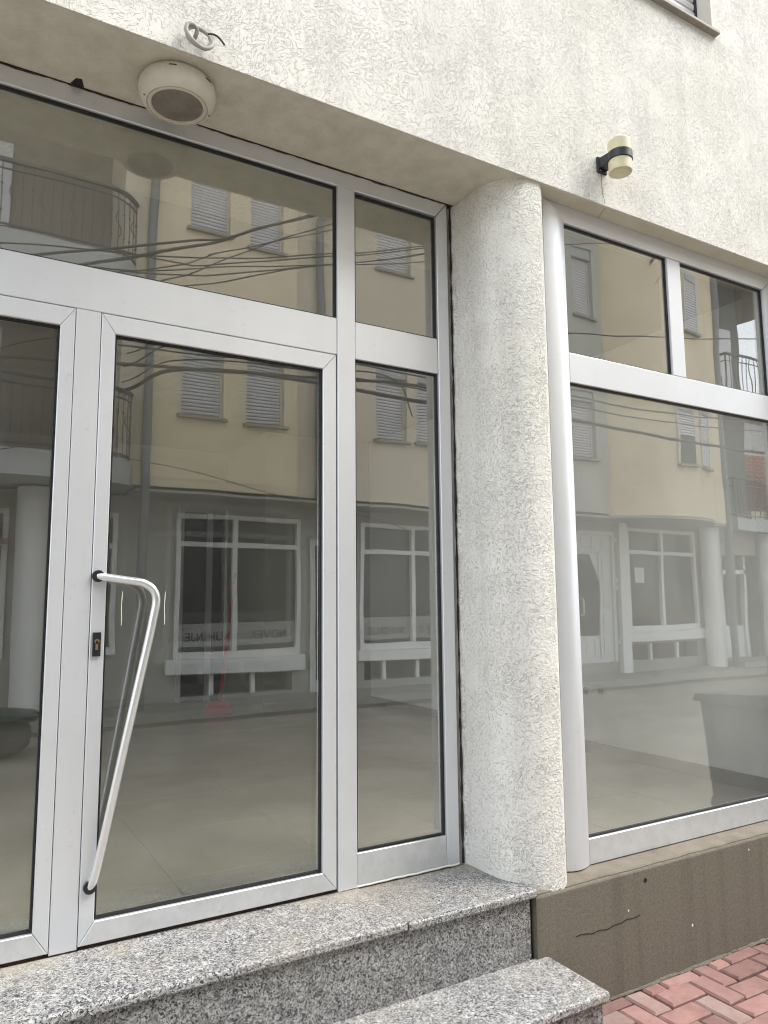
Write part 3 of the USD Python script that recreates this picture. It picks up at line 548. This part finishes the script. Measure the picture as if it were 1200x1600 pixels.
# bowed yellow bay
bx0, bx1, sag = 11.62, 15.35, .75
bay_t = lambda s: (bx0 + (bx1 - bx0) * s, Y1 - .10 + sag * math.sin(math.pi * min(1, s * 1.12 + .0)) ** .8 if s < .893 else Y1 - .10 + .02)
bs = [bay_t(s) for s in np.linspace(0, 1, 29)]
def baywall(z0, z1):
    V, Fc = [], []
    outer = bs; inner = [(x, y - .25) for x, y in bs]
    ring = outer + inner[::-1]
    return extr(Polygon(ring), 'xy', z0, z1)
obj('bay_wall', baywall(ZO - .04, ZE), 'yellow', O, smooth=30)
for (x0, x1, z0, z1, op) in ((12.97, 13.42, 4.46, 5.80, .62), (13.74, 14.16, 4.46, 5.82, 0), (13.40, 13.85, 7.42, 8.75, 0)):
    s = ((x0 + x1) / 2 - bx0) / (bx1 - bx0); xa, ya = bay_t(s - .03); xb, yb = bay_t(s + .03); ang = math.atan2(yb - ya, xb - xa); cx, cy = bay_t(s)
    R = trimesh.transformations.translation_matrix((cx, cy, 0)) @ trimesh.transformations.rotation_matrix(ang, (0, 0, 1)); w = (x1 - x0) / 2
    def P(m): m.apply_transform(R); return m
    wdw = obj('shutter_window', P(cat_([box(-w - .05, -w, -.1, .025, z0, z1), box(w, w + .05, -.1, .025, z0, z1), box(-w - .05, w + .05, -.1, .025, z1, z1 + .05)])), 'beige', O)
    sl = [hull([(x, yy, z) for x in (-w, w) for yy, z in ((0, a), (.018, a + .008), (.018, a + .040), (0, a + .048))]) for a in np.arange(z0 + op, z1 - .2, .055)]
    obj('shutter', P(cat_(sl)), 'shutter', wdw)
    obj('shutter_box', P(box(-w, w, -.05, .045, z1 - .2, z1, .01)), 'greywall', wdw)
    obj('window_sill', P(box(-w - .06, w + .06, -.1, .085, z0 - .05, z0)), 'stone_sill', wdw)
    obj('pane', P(box(-w, w, -.05, .006, z0, z1 - .2)), 'darkglass', wdw)
# overhang underside, roof, flank
obj('overhang', extr(Polygon([(2.3, -9.4), (2.3, Y1 - .01), (bx0, Y1 - .07)] + [(x, y - .012) for x, y in bs] + [(bx1, -9.4)]), 'xy', ZO - .09, ZO - .045), 'groundwall', O)
obj('eaves', box(-9, bx1 + .35, -14, Y1 + .75, ZE, ZE + .14), 'greywall', O)
rf = obj('roof', hull([(-9.2, Y1 + .85, ZE + .14), (bx1 + .45, Y1 + .85, ZE + .14), (bx1 + .45, -14, ZE + .14), (-9.2, -14, ZE + .14), (-7, -11.2, ZE + 1.9), (bx1 - 2, -11.2, ZE + 1.9)]), 'rooftile', O)
obj('flank_wall', box(bx1 - .25, bx1, -14, Y1 - .36, ZO, ZE), 'beigewall', O)
obj('inner_core', box(-9, bx1 - .3, -14, -9.6, 0.14, ZE), 'brownwall', O)
# recessed loggias with balconies on the left
obj('loggia_wall', box(-9, 2.30, -9.6, -9.25, ZO, ZE), 'brownwall', O)
obj('loggia_side', box(2.02, 2.30, -9.25, Y1, ZO, ZE), 'beigewall', O)
for zz in (3.72, 6.72):
    obj('balcony_door', cat_([box(-.9, .5, -9.25, -9.18, zz, zz + 2.15)]), 'shutter', O)
    outline = [(-9, -9.3), (-9, -7.62)] + [(1.66, -7.62)] + arcpts(1.66, -8.25, .63, 90, 15, 8) + [(2.26, -8.3), (2.26, -9.3)]
    slab = obj('balcony_slab', extr(Polygon(outline), 'xy', zz - .36, zz), 'greywall', O)
    line = [(x, -7.66) for x in np.arange(-5, 1.66, .13)] + arcpts(1.66, -8.25, .59, 90, 15, 8)
    rl = []
    rail = [(x, y, zz + 1.02) for x, y in line]
    rl += [tube(rail, .035, 6), tube([(x, y, zz + .90) for x, y in line], .014, 5), tube([(x, y, zz + .08) for x, y in line], .018, 5)]
    for i, (x, y) in enumerate(line):
        rl.append(tube([(x, y, zz), (x, y, zz + .5), (x, y, zz + 1.0)], .008, 5))
        if i % 3 == 0:
            s_ = [(x + .05 * math.sin(u * 2 * math.pi) * (1 - .3 * u), y, zz + .28 + .42 * u) for u in np.linspace(0, 1, 12)]
            rl.append(tube(s_, .010, 5))
        else:
            for h in (.3, .68): b_ = trimesh.creation.icosphere(1, .02); b_.apply_translation((x, y, zz + h)); rl.append(b_)
    obj('railing', cat_(rl), 'iron', slab)
obj('downpipe', tube([(2.42, Y1 + .06, .14), (2.42, Y1 + .06, 5), (2.42, Y1 + .06, ZE)], .068, 10), 'pipe', O, smooth=True)
obj('downpipe', tube(spline([(5.28, Y1 + .02, 3.4), (5.28, Y1 + .02, 5.5), (5.28, Y1 + .02, 7.9), (5.32, Y1 + .05, 8.35), (5.55, Y1 + .10, 8.62), (6.2, Y1 + .14, 8.75), (7.0, Y1 + .2, 9.9)], 6), .07, 10), 'pipe', O, smooth=True)
obj('downpipe', tube([(bx1 + .10, Y1 - .1, .14), (bx1 + .10, Y1 - .1, 5), (bx1 + .10, Y1 - .1, ZE)], .09, 10), 'pipe', O, smooth=True)
# ground storey
GY = -8.7
op = [(3.08, 5.22, .545, 3.09), (5.42, 6.22, .14, 2.75), (6.42, 8.9, .62, 3.10), (11.05, 12.36, .37, 3.12), (12.73, 15.04, .80, 3.23), (3.20, 5.1, .2, .52), (6.5, 8.8, .28, .60), (12.75, 14.95, .38, .72), (-1.3, .70, .9, 3.05), (1.28, 2.2, .9, 3.05)]
obj('ground_wall', extr(holes(-9, bx1, .14, ZO - .08, op), 'xz', GY - .3, GY), 'groundwall', O)
def shop(x0, x1, z0, z1, vs, tz, tw=.08, fw=.075, sill=None):
    bars = [box(x0, x0 + fw, GY - .05, GY + .03, z0, z1), box(x1 - fw, x1, GY - .05, GY + .03, z0, z1), box(x0 + fw, x1 - fw, GY - .05, GY + .03, z1 - fw, z1), box(x0 + fw, x1 - fw, GY - .05, GY + .03, z0, z0 + fw * 1.6)]
    bars += [box(x0 + fw, x1 - fw, GY - .05, GY + .031, tz, tz + tw)] + [box(v - .04, v + .04, GY - .05, GY + .032, z0 + fw * 1.6, z1 - fw) for v in vs]
    w = obj('shop_front', cat_(bars), 'white', O)
    obj('pane', box(x0 + .03, x1 - .03, GY - .08, GY - .06, z0, z1), 'darkglass', w)
    obj('backing', box(x0 - .02, x1 + .02, GY - .42, GY - .32, z0 - .05, z1 + .05), 'dark', w)
    if sill: obj('shop_sill', box(sill[0], sill[1], GY - .1, GY + .10, sill[2], sill[3], .005), 'white', w)
    return w
w1 = shop(3.08, 5.22, .785, 3.09, (4.07,), 2.56, sill=(2.95, 5.3, .545, .782))
w2 = shop(6.42, 8.9, .80, 3.10, (7.55,), 2.54, sill=(6.35, 9.0, .62, .797))
w3 = shop(12.73, 15.04, .985, 3.23, (13.83,), 2.66, sill=(12.66, 15.5, .77, .982))
w4 = shop(-1.3, .70, .9, 3.05, (), 2.5); w5 = shop(1.28, 2.2, .9, 3.05, (), 2.5)
for w, x0, x1, z0, z1, txt in ((w1, 3.16, 5.14, .99, 1.35, ('KUHINJE', 'NOVEX', 3.28, 4.25)), (w2, 6.50, 8.82, .985, 1.385, ('KUHINJE', 'NOVEX S', 6.62, 7.72))):
    obj('frosted_band', box(x0, x1, GY - .0595, GY - .055, z0, z1), 'frost', w)
    for word, xx in ((txt[0], txt[2]), (txt[1], txt[3])):
        tm = text_mesh(word, .13, .003, True); v = tm.vertices.copy(); L_ = v[:, 0].max(); tm.vertices = np.c_[xx + .75 - v[:, 0] / max(L_, .75) * .75, GY - .053 + v[:, 2], z0 + .09 + v[:, 1]]
        trimesh.repair.fix_normals(tm); obj('lettering', tm, 'text', w)
obj('paper_notice', box(13.05, 13.33, GY - .059, GY - .057, 2.05, 2.38), 'paper', w3)
for v, a in ((3.7, .2), (4.4, .2), (6.9, .28), (7.62, .28), (8.3, .28), (13.35, .38), (14.22, .38)): obj('vent_bar', box(v - .035, v + .035, GY - .05, GY + .02, a, a + .34), 'white', O)
for a in ((3.1, 5.2, GY - .34, GY - .31, .15, .54), (6.4, 8.9, GY - .34, GY - .31, .2, .61), (12.7, 15, GY - .34, GY - .31, .3, .76)): obj('vent_backing', box(*a), 'darkglass', O)
for cx, r in ((1.0, .22), (15.27, .21), (9.6, .21)):
    obj('column', lathe([(r, .14), (r, 1.5), (r, ZO - .085)], (cx, GY + .25, 0), 24), 'white', O, smooth=40)
d0 = obj('shop_door', cat_([box(5.42, 5.52, GY - .06, GY + .02, .14, 2.75), box(6.12, 6.22, GY - .06, GY + .02, .14, 2.75), box(5.52, 6.12, GY - .06, GY + .02, 2.65, 2.75), box(5.52, 6.12, GY - .06, GY + .02, .14, .34)]), 'doorpanel', O)
obj('pane', box(5.5, 6.14, GY - .1, GY - .07, .2, 2.7), 'darkglass', d0)
obj('handle', tube(spline([(5.56, GY + .02, 1.45), (5.56, GY + .09, 1.43), (5.56, GY + .09, 1.15), (5.56, GY + .02, 1.12)], 5), .015, 8), 'white', d0)
# panelled white door with the cut-corner glass
d1 = obj('panel_door', box(11.05, 12.36, GY - .10, GY - .02, .37, 3.12), 'doorpanel', O)
hexa = Polygon([(11.08, .95), (11.5, .95), (11.86, .95), (11.86, 2.1), (11.62, 2.62), (11.08, 2.62)])
obj('pane', extr(hexa, 'xz', GY - .019, GY - .005), 'darkglass', d1)
fr_ = [box(11.05, 12.36, GY - .02, GY + .03, 3.04, 3.12), box(12.28, 12.36, GY - .02, GY + .03, .37, 3.04), box(11.88, 11.94, GY - .02, GY + .01, .45, 2.72), box(11.05, 11.94, GY - .02, GY + .01, 2.66, 2.72)]
for z0, z1 in ((.5, .92), (1.0, 1.45), (1.52, 1.98), (2.05, 2.6), (2.76, 3.0)): fr_.append(box(12.0, 12.22, GY - .02, GY - .004, z0, z1, .006))
for x0, x1 in ((11.1, 11.36), (11.42, 11.68), (11.7, 11.85)): fr_ += [box(x0, x1, GY - .02, GY - .004, 2.76, 3.0, .006), box(x0, x1, GY - .02, GY - .004, .5, .88, .006)]
obj('door_moulding', cat_(fr_), 'doorpanel', d1)
obj('handle', tube(spline([(11.30, GY - .0, 1.72), (11.30, GY + .09, 1.70), (11.30, GY + .09, 1.40), (11.30, GY, 1.38)], 5), .018, 8), 'white', d1)
for z in (.75, 1.9, 2.05, 2.9): obj('hinge', box(12.33, 12.42, GY, GY + .05, z, z + .09), 'white', d1)
obj('jamb_pilaster', box(12.42, 12.66, GY - .02, GY + .12, .14, ZO - .09), 'white', O)

# red and white warning tape between the columns, left
tp = obj('barrier_tape', cat_([box(-1.2, .74, GY + .2, GY + .203, 2.50, 2.59), box(1.24, 1.42, GY + .2, GY + .203, 2.44, 2.56)]), 'oldtape', label='red tape tied to a white column across the street, mirrored in the left door leaf', cat='tape')
# set-back neighbour with balcony and red roof
N = thing('neighbour_building', 'dark grey set back house with balconies beyond the yellow bay, mirrored at the right edge', 'building', (17, -10, 0))
obj('house_wall', box(15.36, 18.6, -14, -9.6, .14, 10.4), 'darkwall', N)
obj('house_eaves', box(15.36, 21.4, -14, -8.2, 10.4, 10.7), 'darkwall', N)
obj('house_roof', hull([(15.4, -8.0, 10.7), (21.6, -8.0, 10.7), (15.4, -14, 10.7), (21.6, -14, 10.7), (15.4, -11, 12.4), (20, -11, 12.4)]), 'rooftile', N)
obj('pale_wall', box(16.05, 16.8, -9.6, -9.45, 3.4, 8.2), 'greywall', N)
obj('ground_front', box(15.36, 20.2, -9.6, -8.9, 2.75, 3.3), 'groundwall', N)
en = obj('entrance', cat_([box(15.75, 15.85, -9.2, -9.1, .24, 2.75), box(16.5, 16.6, -9.2, -9.1, .24, 2.75), box(17.4, 17.5, -9.2, -9.1, .24, 2.75), box(15.75, 17.5, -9.2, -9.1, 2.3, 2.4)]), 'doorpanel', N)
obj('door_panel', cat_([box(15.85, 16.5, -9.2, -9.15, .24, 1.0), box(16.6, 17.4, -9.2, -9.15, .24, 1.0)]), 'doorpanel', en)
obj('column', lathe([(.2, .14), (.2, 3.3)], (17.95, -8.8, 0), 20), 'white', N, smooth=40)
obj('door_step', box(15.55, 18.2, -8.9, -7.95, .14, .26, .01), 'kerb', N)
for zz in (3.60, 6.72):
    sl = obj('balcony_slab', box(16.2, 20.5, -9.5, -8.35, zz - .3, zz), 'greywall', N)
    line = [(16.25, y) for y in np.arange(-9.4, -8.4, .14)] + [(x, -8.4) for x in np.arange(16.25, 20.4, .16)]
    rl = [tube([(x, y, zz + 1.0) for x, y in line], .035, 6), tube([(x, y, zz + .82) for x, y in line], .014, 5), tube([(x, y, zz + .08) for x, y in line], .018, 5)]
    for i, (x, y) in enumerate(line):
        if i % 4 == 2: rl.append(tube([(x + .06 * math.sin(u * 6.28), y, zz + u) for u in np.linspace(.05, 1, 10)], .012, 5))
        else: rl.append(tube([(x, y, zz), (x, y, zz + .5), (x, y, zz + 1)], .010, 5))
    obj('railing', cat_(rl), 'iron', sl)
obj('yellow_crate', box(17.2, 17.75, -8.9, -8.6, 3.61, 3.85, .01), 'siren', N)
obj('back_window', box(17.0, 18.2, -9.6, -9.56, 6.9, 9.0), 'shutter', N)
F_ = thing('far_house', 'low house with a red tiled roof farther along the street, mirrored at the right edge', 'house', (24, -11, 0))
obj('house_wall', box(20.6, 32, -15, -9.8, .14, 4.3), 'greywall', F_)
rt = obj('roof', hull([(20.3, -9.2, 4.2), (32.3, -9.2, 4.2), (20.3, -15.5, 4.2), (32.3, -15.5, 4.2), (20.4, -12.3, 6.4), (32.2, -12.3, 6.4)]), 'rooftile', F_)
th = math.atan2(2.2, 3.1); rows = []
for i in range(11):
    for j in range(24):
        if j > 23: continue
        u = i / 11; y = -9.2 - 3.1 * u; z = 4.2 + 2.2 * u; x = 20.35 + j * .3
        rows.append(tube([(x, y + .02, z + .03), (x, y - .30, z + .23)], [.11, .09], 6))
obj('tile_rows', cat_(rows), 'rooftile', rt, kind='stuff')

K_ = thing('grey_house', 'tall grey house behind the red tiled roof, mirrored at the right edge', 'house', (28, -19, 0))
obj('house_wall', box(19, 44, -26, -18, .14, 10.4), 'greywall', K_)
obj('roof', hull([(18.6, -17.4, 10.4), (44.4, -17.4, 10.4), (18.6, -26.4, 10.4), (44.4, -26.4, 10.4), (20, -22, 13), (43, -22, 13)]), 'rooftile', K_)
for x in (21.5, 24.5, 27.5): obj('window', box(x, x + 1.2, -18.02, -17.97, 6.2, 7.7), 'darkglass', K_)

# cables strung along the street
def cable(P, r, label):
    t = obj('overhead_cable', tube(spline(P, 10), r, 6), 'cablewire', smooth=True, label=label, cat='cable', group='cables strung along the street, mirrored in the glass'); return t
def mir(px, py, yg, W=6.0):
    """point on the plane y = -W that a ray through the photo's pixel meets after the mirror at yg: used once, to find where the cables hang"""
    d = ROT.T @ np.array([(px - 600) / FPX, -(py - 800) / FPX, 1.0]); q = EYE + d * ((2 * yg + W - EYE[1]) / d[1]); return (q[0], -W, q[2])
q2 = lambda x, y: (230 + x / 3.636, 240 + y / 3.636)
CB = [([(80, 510), (280, 490), (470, 480), (760, 395), (1000, 340)], .016), ([(80, 555), (400, 500), (700, 410), (900, 355)], .02), ([(75, 715), (270, 670), (650, 530), (850, 460), (1060, 395)], .009), ([(80, 640), (240, 620), (400, 570), (580, 535)], .008),
      ([(80, 580), (400, 600), (700, 595), (1070, 570)], .009), ([(80, 597), (300, 638), (600, 620), (1070, 585)], .009), ([(80, 655), (500, 648), (1070, 635)], .008), ([(80, 675), (400, 690), (800, 655), (1070, 630)], .009), ([(180, 745), (450, 725), (800, 660), (1070, 632)], .009)]
LB = ['thick upper cable crossing the mirrored shutters', 'thickest mirrored cable sagging below the shutters', 'steep thin cable crossing the mirrored shutter sill', 'short thin cable rising to the second mirrored shutter', 'upper of the level thin cables in the top light', 'thin cable that sags most at the mirrored downpipe', 'middle of the level thin cables in the top light', 'level thin cable with a shallow dip in the top light', 'lowest thin cable in the top light']
for (pts, r), lab in zip(CB, LB):
    Q = [np.array(mir(*q2(*a), .38)) for a in pts]
    s0 = (Q[0] - Q[1]) / np.linalg.norm(Q[0] - Q[1]); s1 = (Q[-1] - Q[-2]) / np.linalg.norm(Q[-1] - Q[-2])
    a = Q[0] + s0 * 2.2; b = Q[-1] + s1 * 6.5
    cable([(a[0] - 1.6, Y1 + .02, a[2] + .2)] + [tuple(a)] + [tuple(x) for x in Q] + [tuple(b), (b[0] + 2.2, Y1 + .02, b[2] + .3)], r, lab)
for pts, r, lab in (([(885, 520), (960, 524), (1045, 527), (1120, 529)], .011, 'single cable across the upper panes of the right shop window'), ([(890, 618), (980, 636), (1080, 650), (1180, 658)], .012, 'upper thin cable across the display pane'),
                    ([(890, 634), (980, 650), (1080, 664), (1180, 674)], .010, 'lower thin cable across the display pane'), ([(890, 655), (960, 668), (1060, 687), (1180, 706)], .027, 'thick black cable bundle across the display pane'),
                    ([(565, 595), (615, 598), (665, 606)], .022, 'thick black cable bundle across the side light'), ([(190, 540), (300, 552), (400, 560), (500, 575)], .011, 'cable under the top rail of the door with the handle'), ([(200, 715), (300, 735), (420, 770), (500, 790)], .006, 'hair thin cable below the mirrored shutters')):
    g = .115 if pts[0][0] > 800 else .38
    Q = [np.array(mir(*a, g)) for a in pts]; s0 = (Q[0] - Q[1]) / np.linalg.norm(Q[0] - Q[1]); s1 = (Q[-1] - Q[-2]) / np.linalg.norm(Q[-1] - Q[-2])
    a, b = Q[0] + s0 * (5.5 if r == .022 or g < .2 else .8), Q[-1] + s1 * (5.0 if g < .2 else 1.2)
    cable([(a[0] - 1.0, Y1 + .02, a[2] + .1), tuple(a)] + [tuple(x) for x in Q] + [tuple(b), (b[0] + 1.6, Y1 + .02, b[2] + .1)], r, lab)

# refuse in the street
BN = thing('wheelie_bin', 'dark wheelie bin standing in the street, mirrored in the display pane', 'bin', (5.47, -.98, 0))
bx, by = 5.47, -.98
obj('body', hull([(bx - .25, by - .29, .04), (bx + .25, by - .29, .04), (bx + .25, by + .29, .04), (bx - .25, by + .29, .04), (bx - .29, by - .34, .84), (bx + .29, by - .34, .84), (bx + .29, by + .34, .84), (bx - .29, by + .34, .84)]), 'bin', BN)
obj('lid', hull([(bx - .33, by - .38, .845), (bx + .33, by - .38, .845), (bx + .33, by + .38, .845), (bx - .33, by + .38, .845), (bx - .31, by - .36, .90), (bx + .31, by - .36, .90), (bx + .27, by + .30, .94), (bx - .27, by + .30, .94)]), 'bin', BN)
for s in (-1, 1): obj('wheel', tube([(bx + s * .20, by - .26, .07), (bx + s * .24, by - .26, .07)], .07, 16), 'blackplast', BN)
TS = thing('rubbish_sack', 'grey rubbish sack under a dark green sheet, mirrored in the left door leaf', 'sack', (.55, -6.2, 0))
ic = trimesh.creation.icosphere(3, 1.0); ic.vertices *= 1 + .25 * (np.array([noise(v * 2.4 + 5) for v in ic.vertices])[:, None] - .5); ic.vertices *= (.38, .34, .26); ic.apply_translation((.50, -6.2, .22)); ic.vertices[:, 2] = np.maximum(ic.vertices[:, 2], .001)
obj('sack', ic, 'bag', TS, smooth=True)
ic = trimesh.creation.icosphere(3, 1.0); ic.vertices *= 1 + .5 * (np.array([noise(v * 3.1 + 9) for v in ic.vertices])[:, None] - .5); ic.vertices *= (.46, .40, .07); ic.apply_translation((.52, -6.18, .44))
obj('green_sheet', ic, 'binlid', TS, smooth=True)
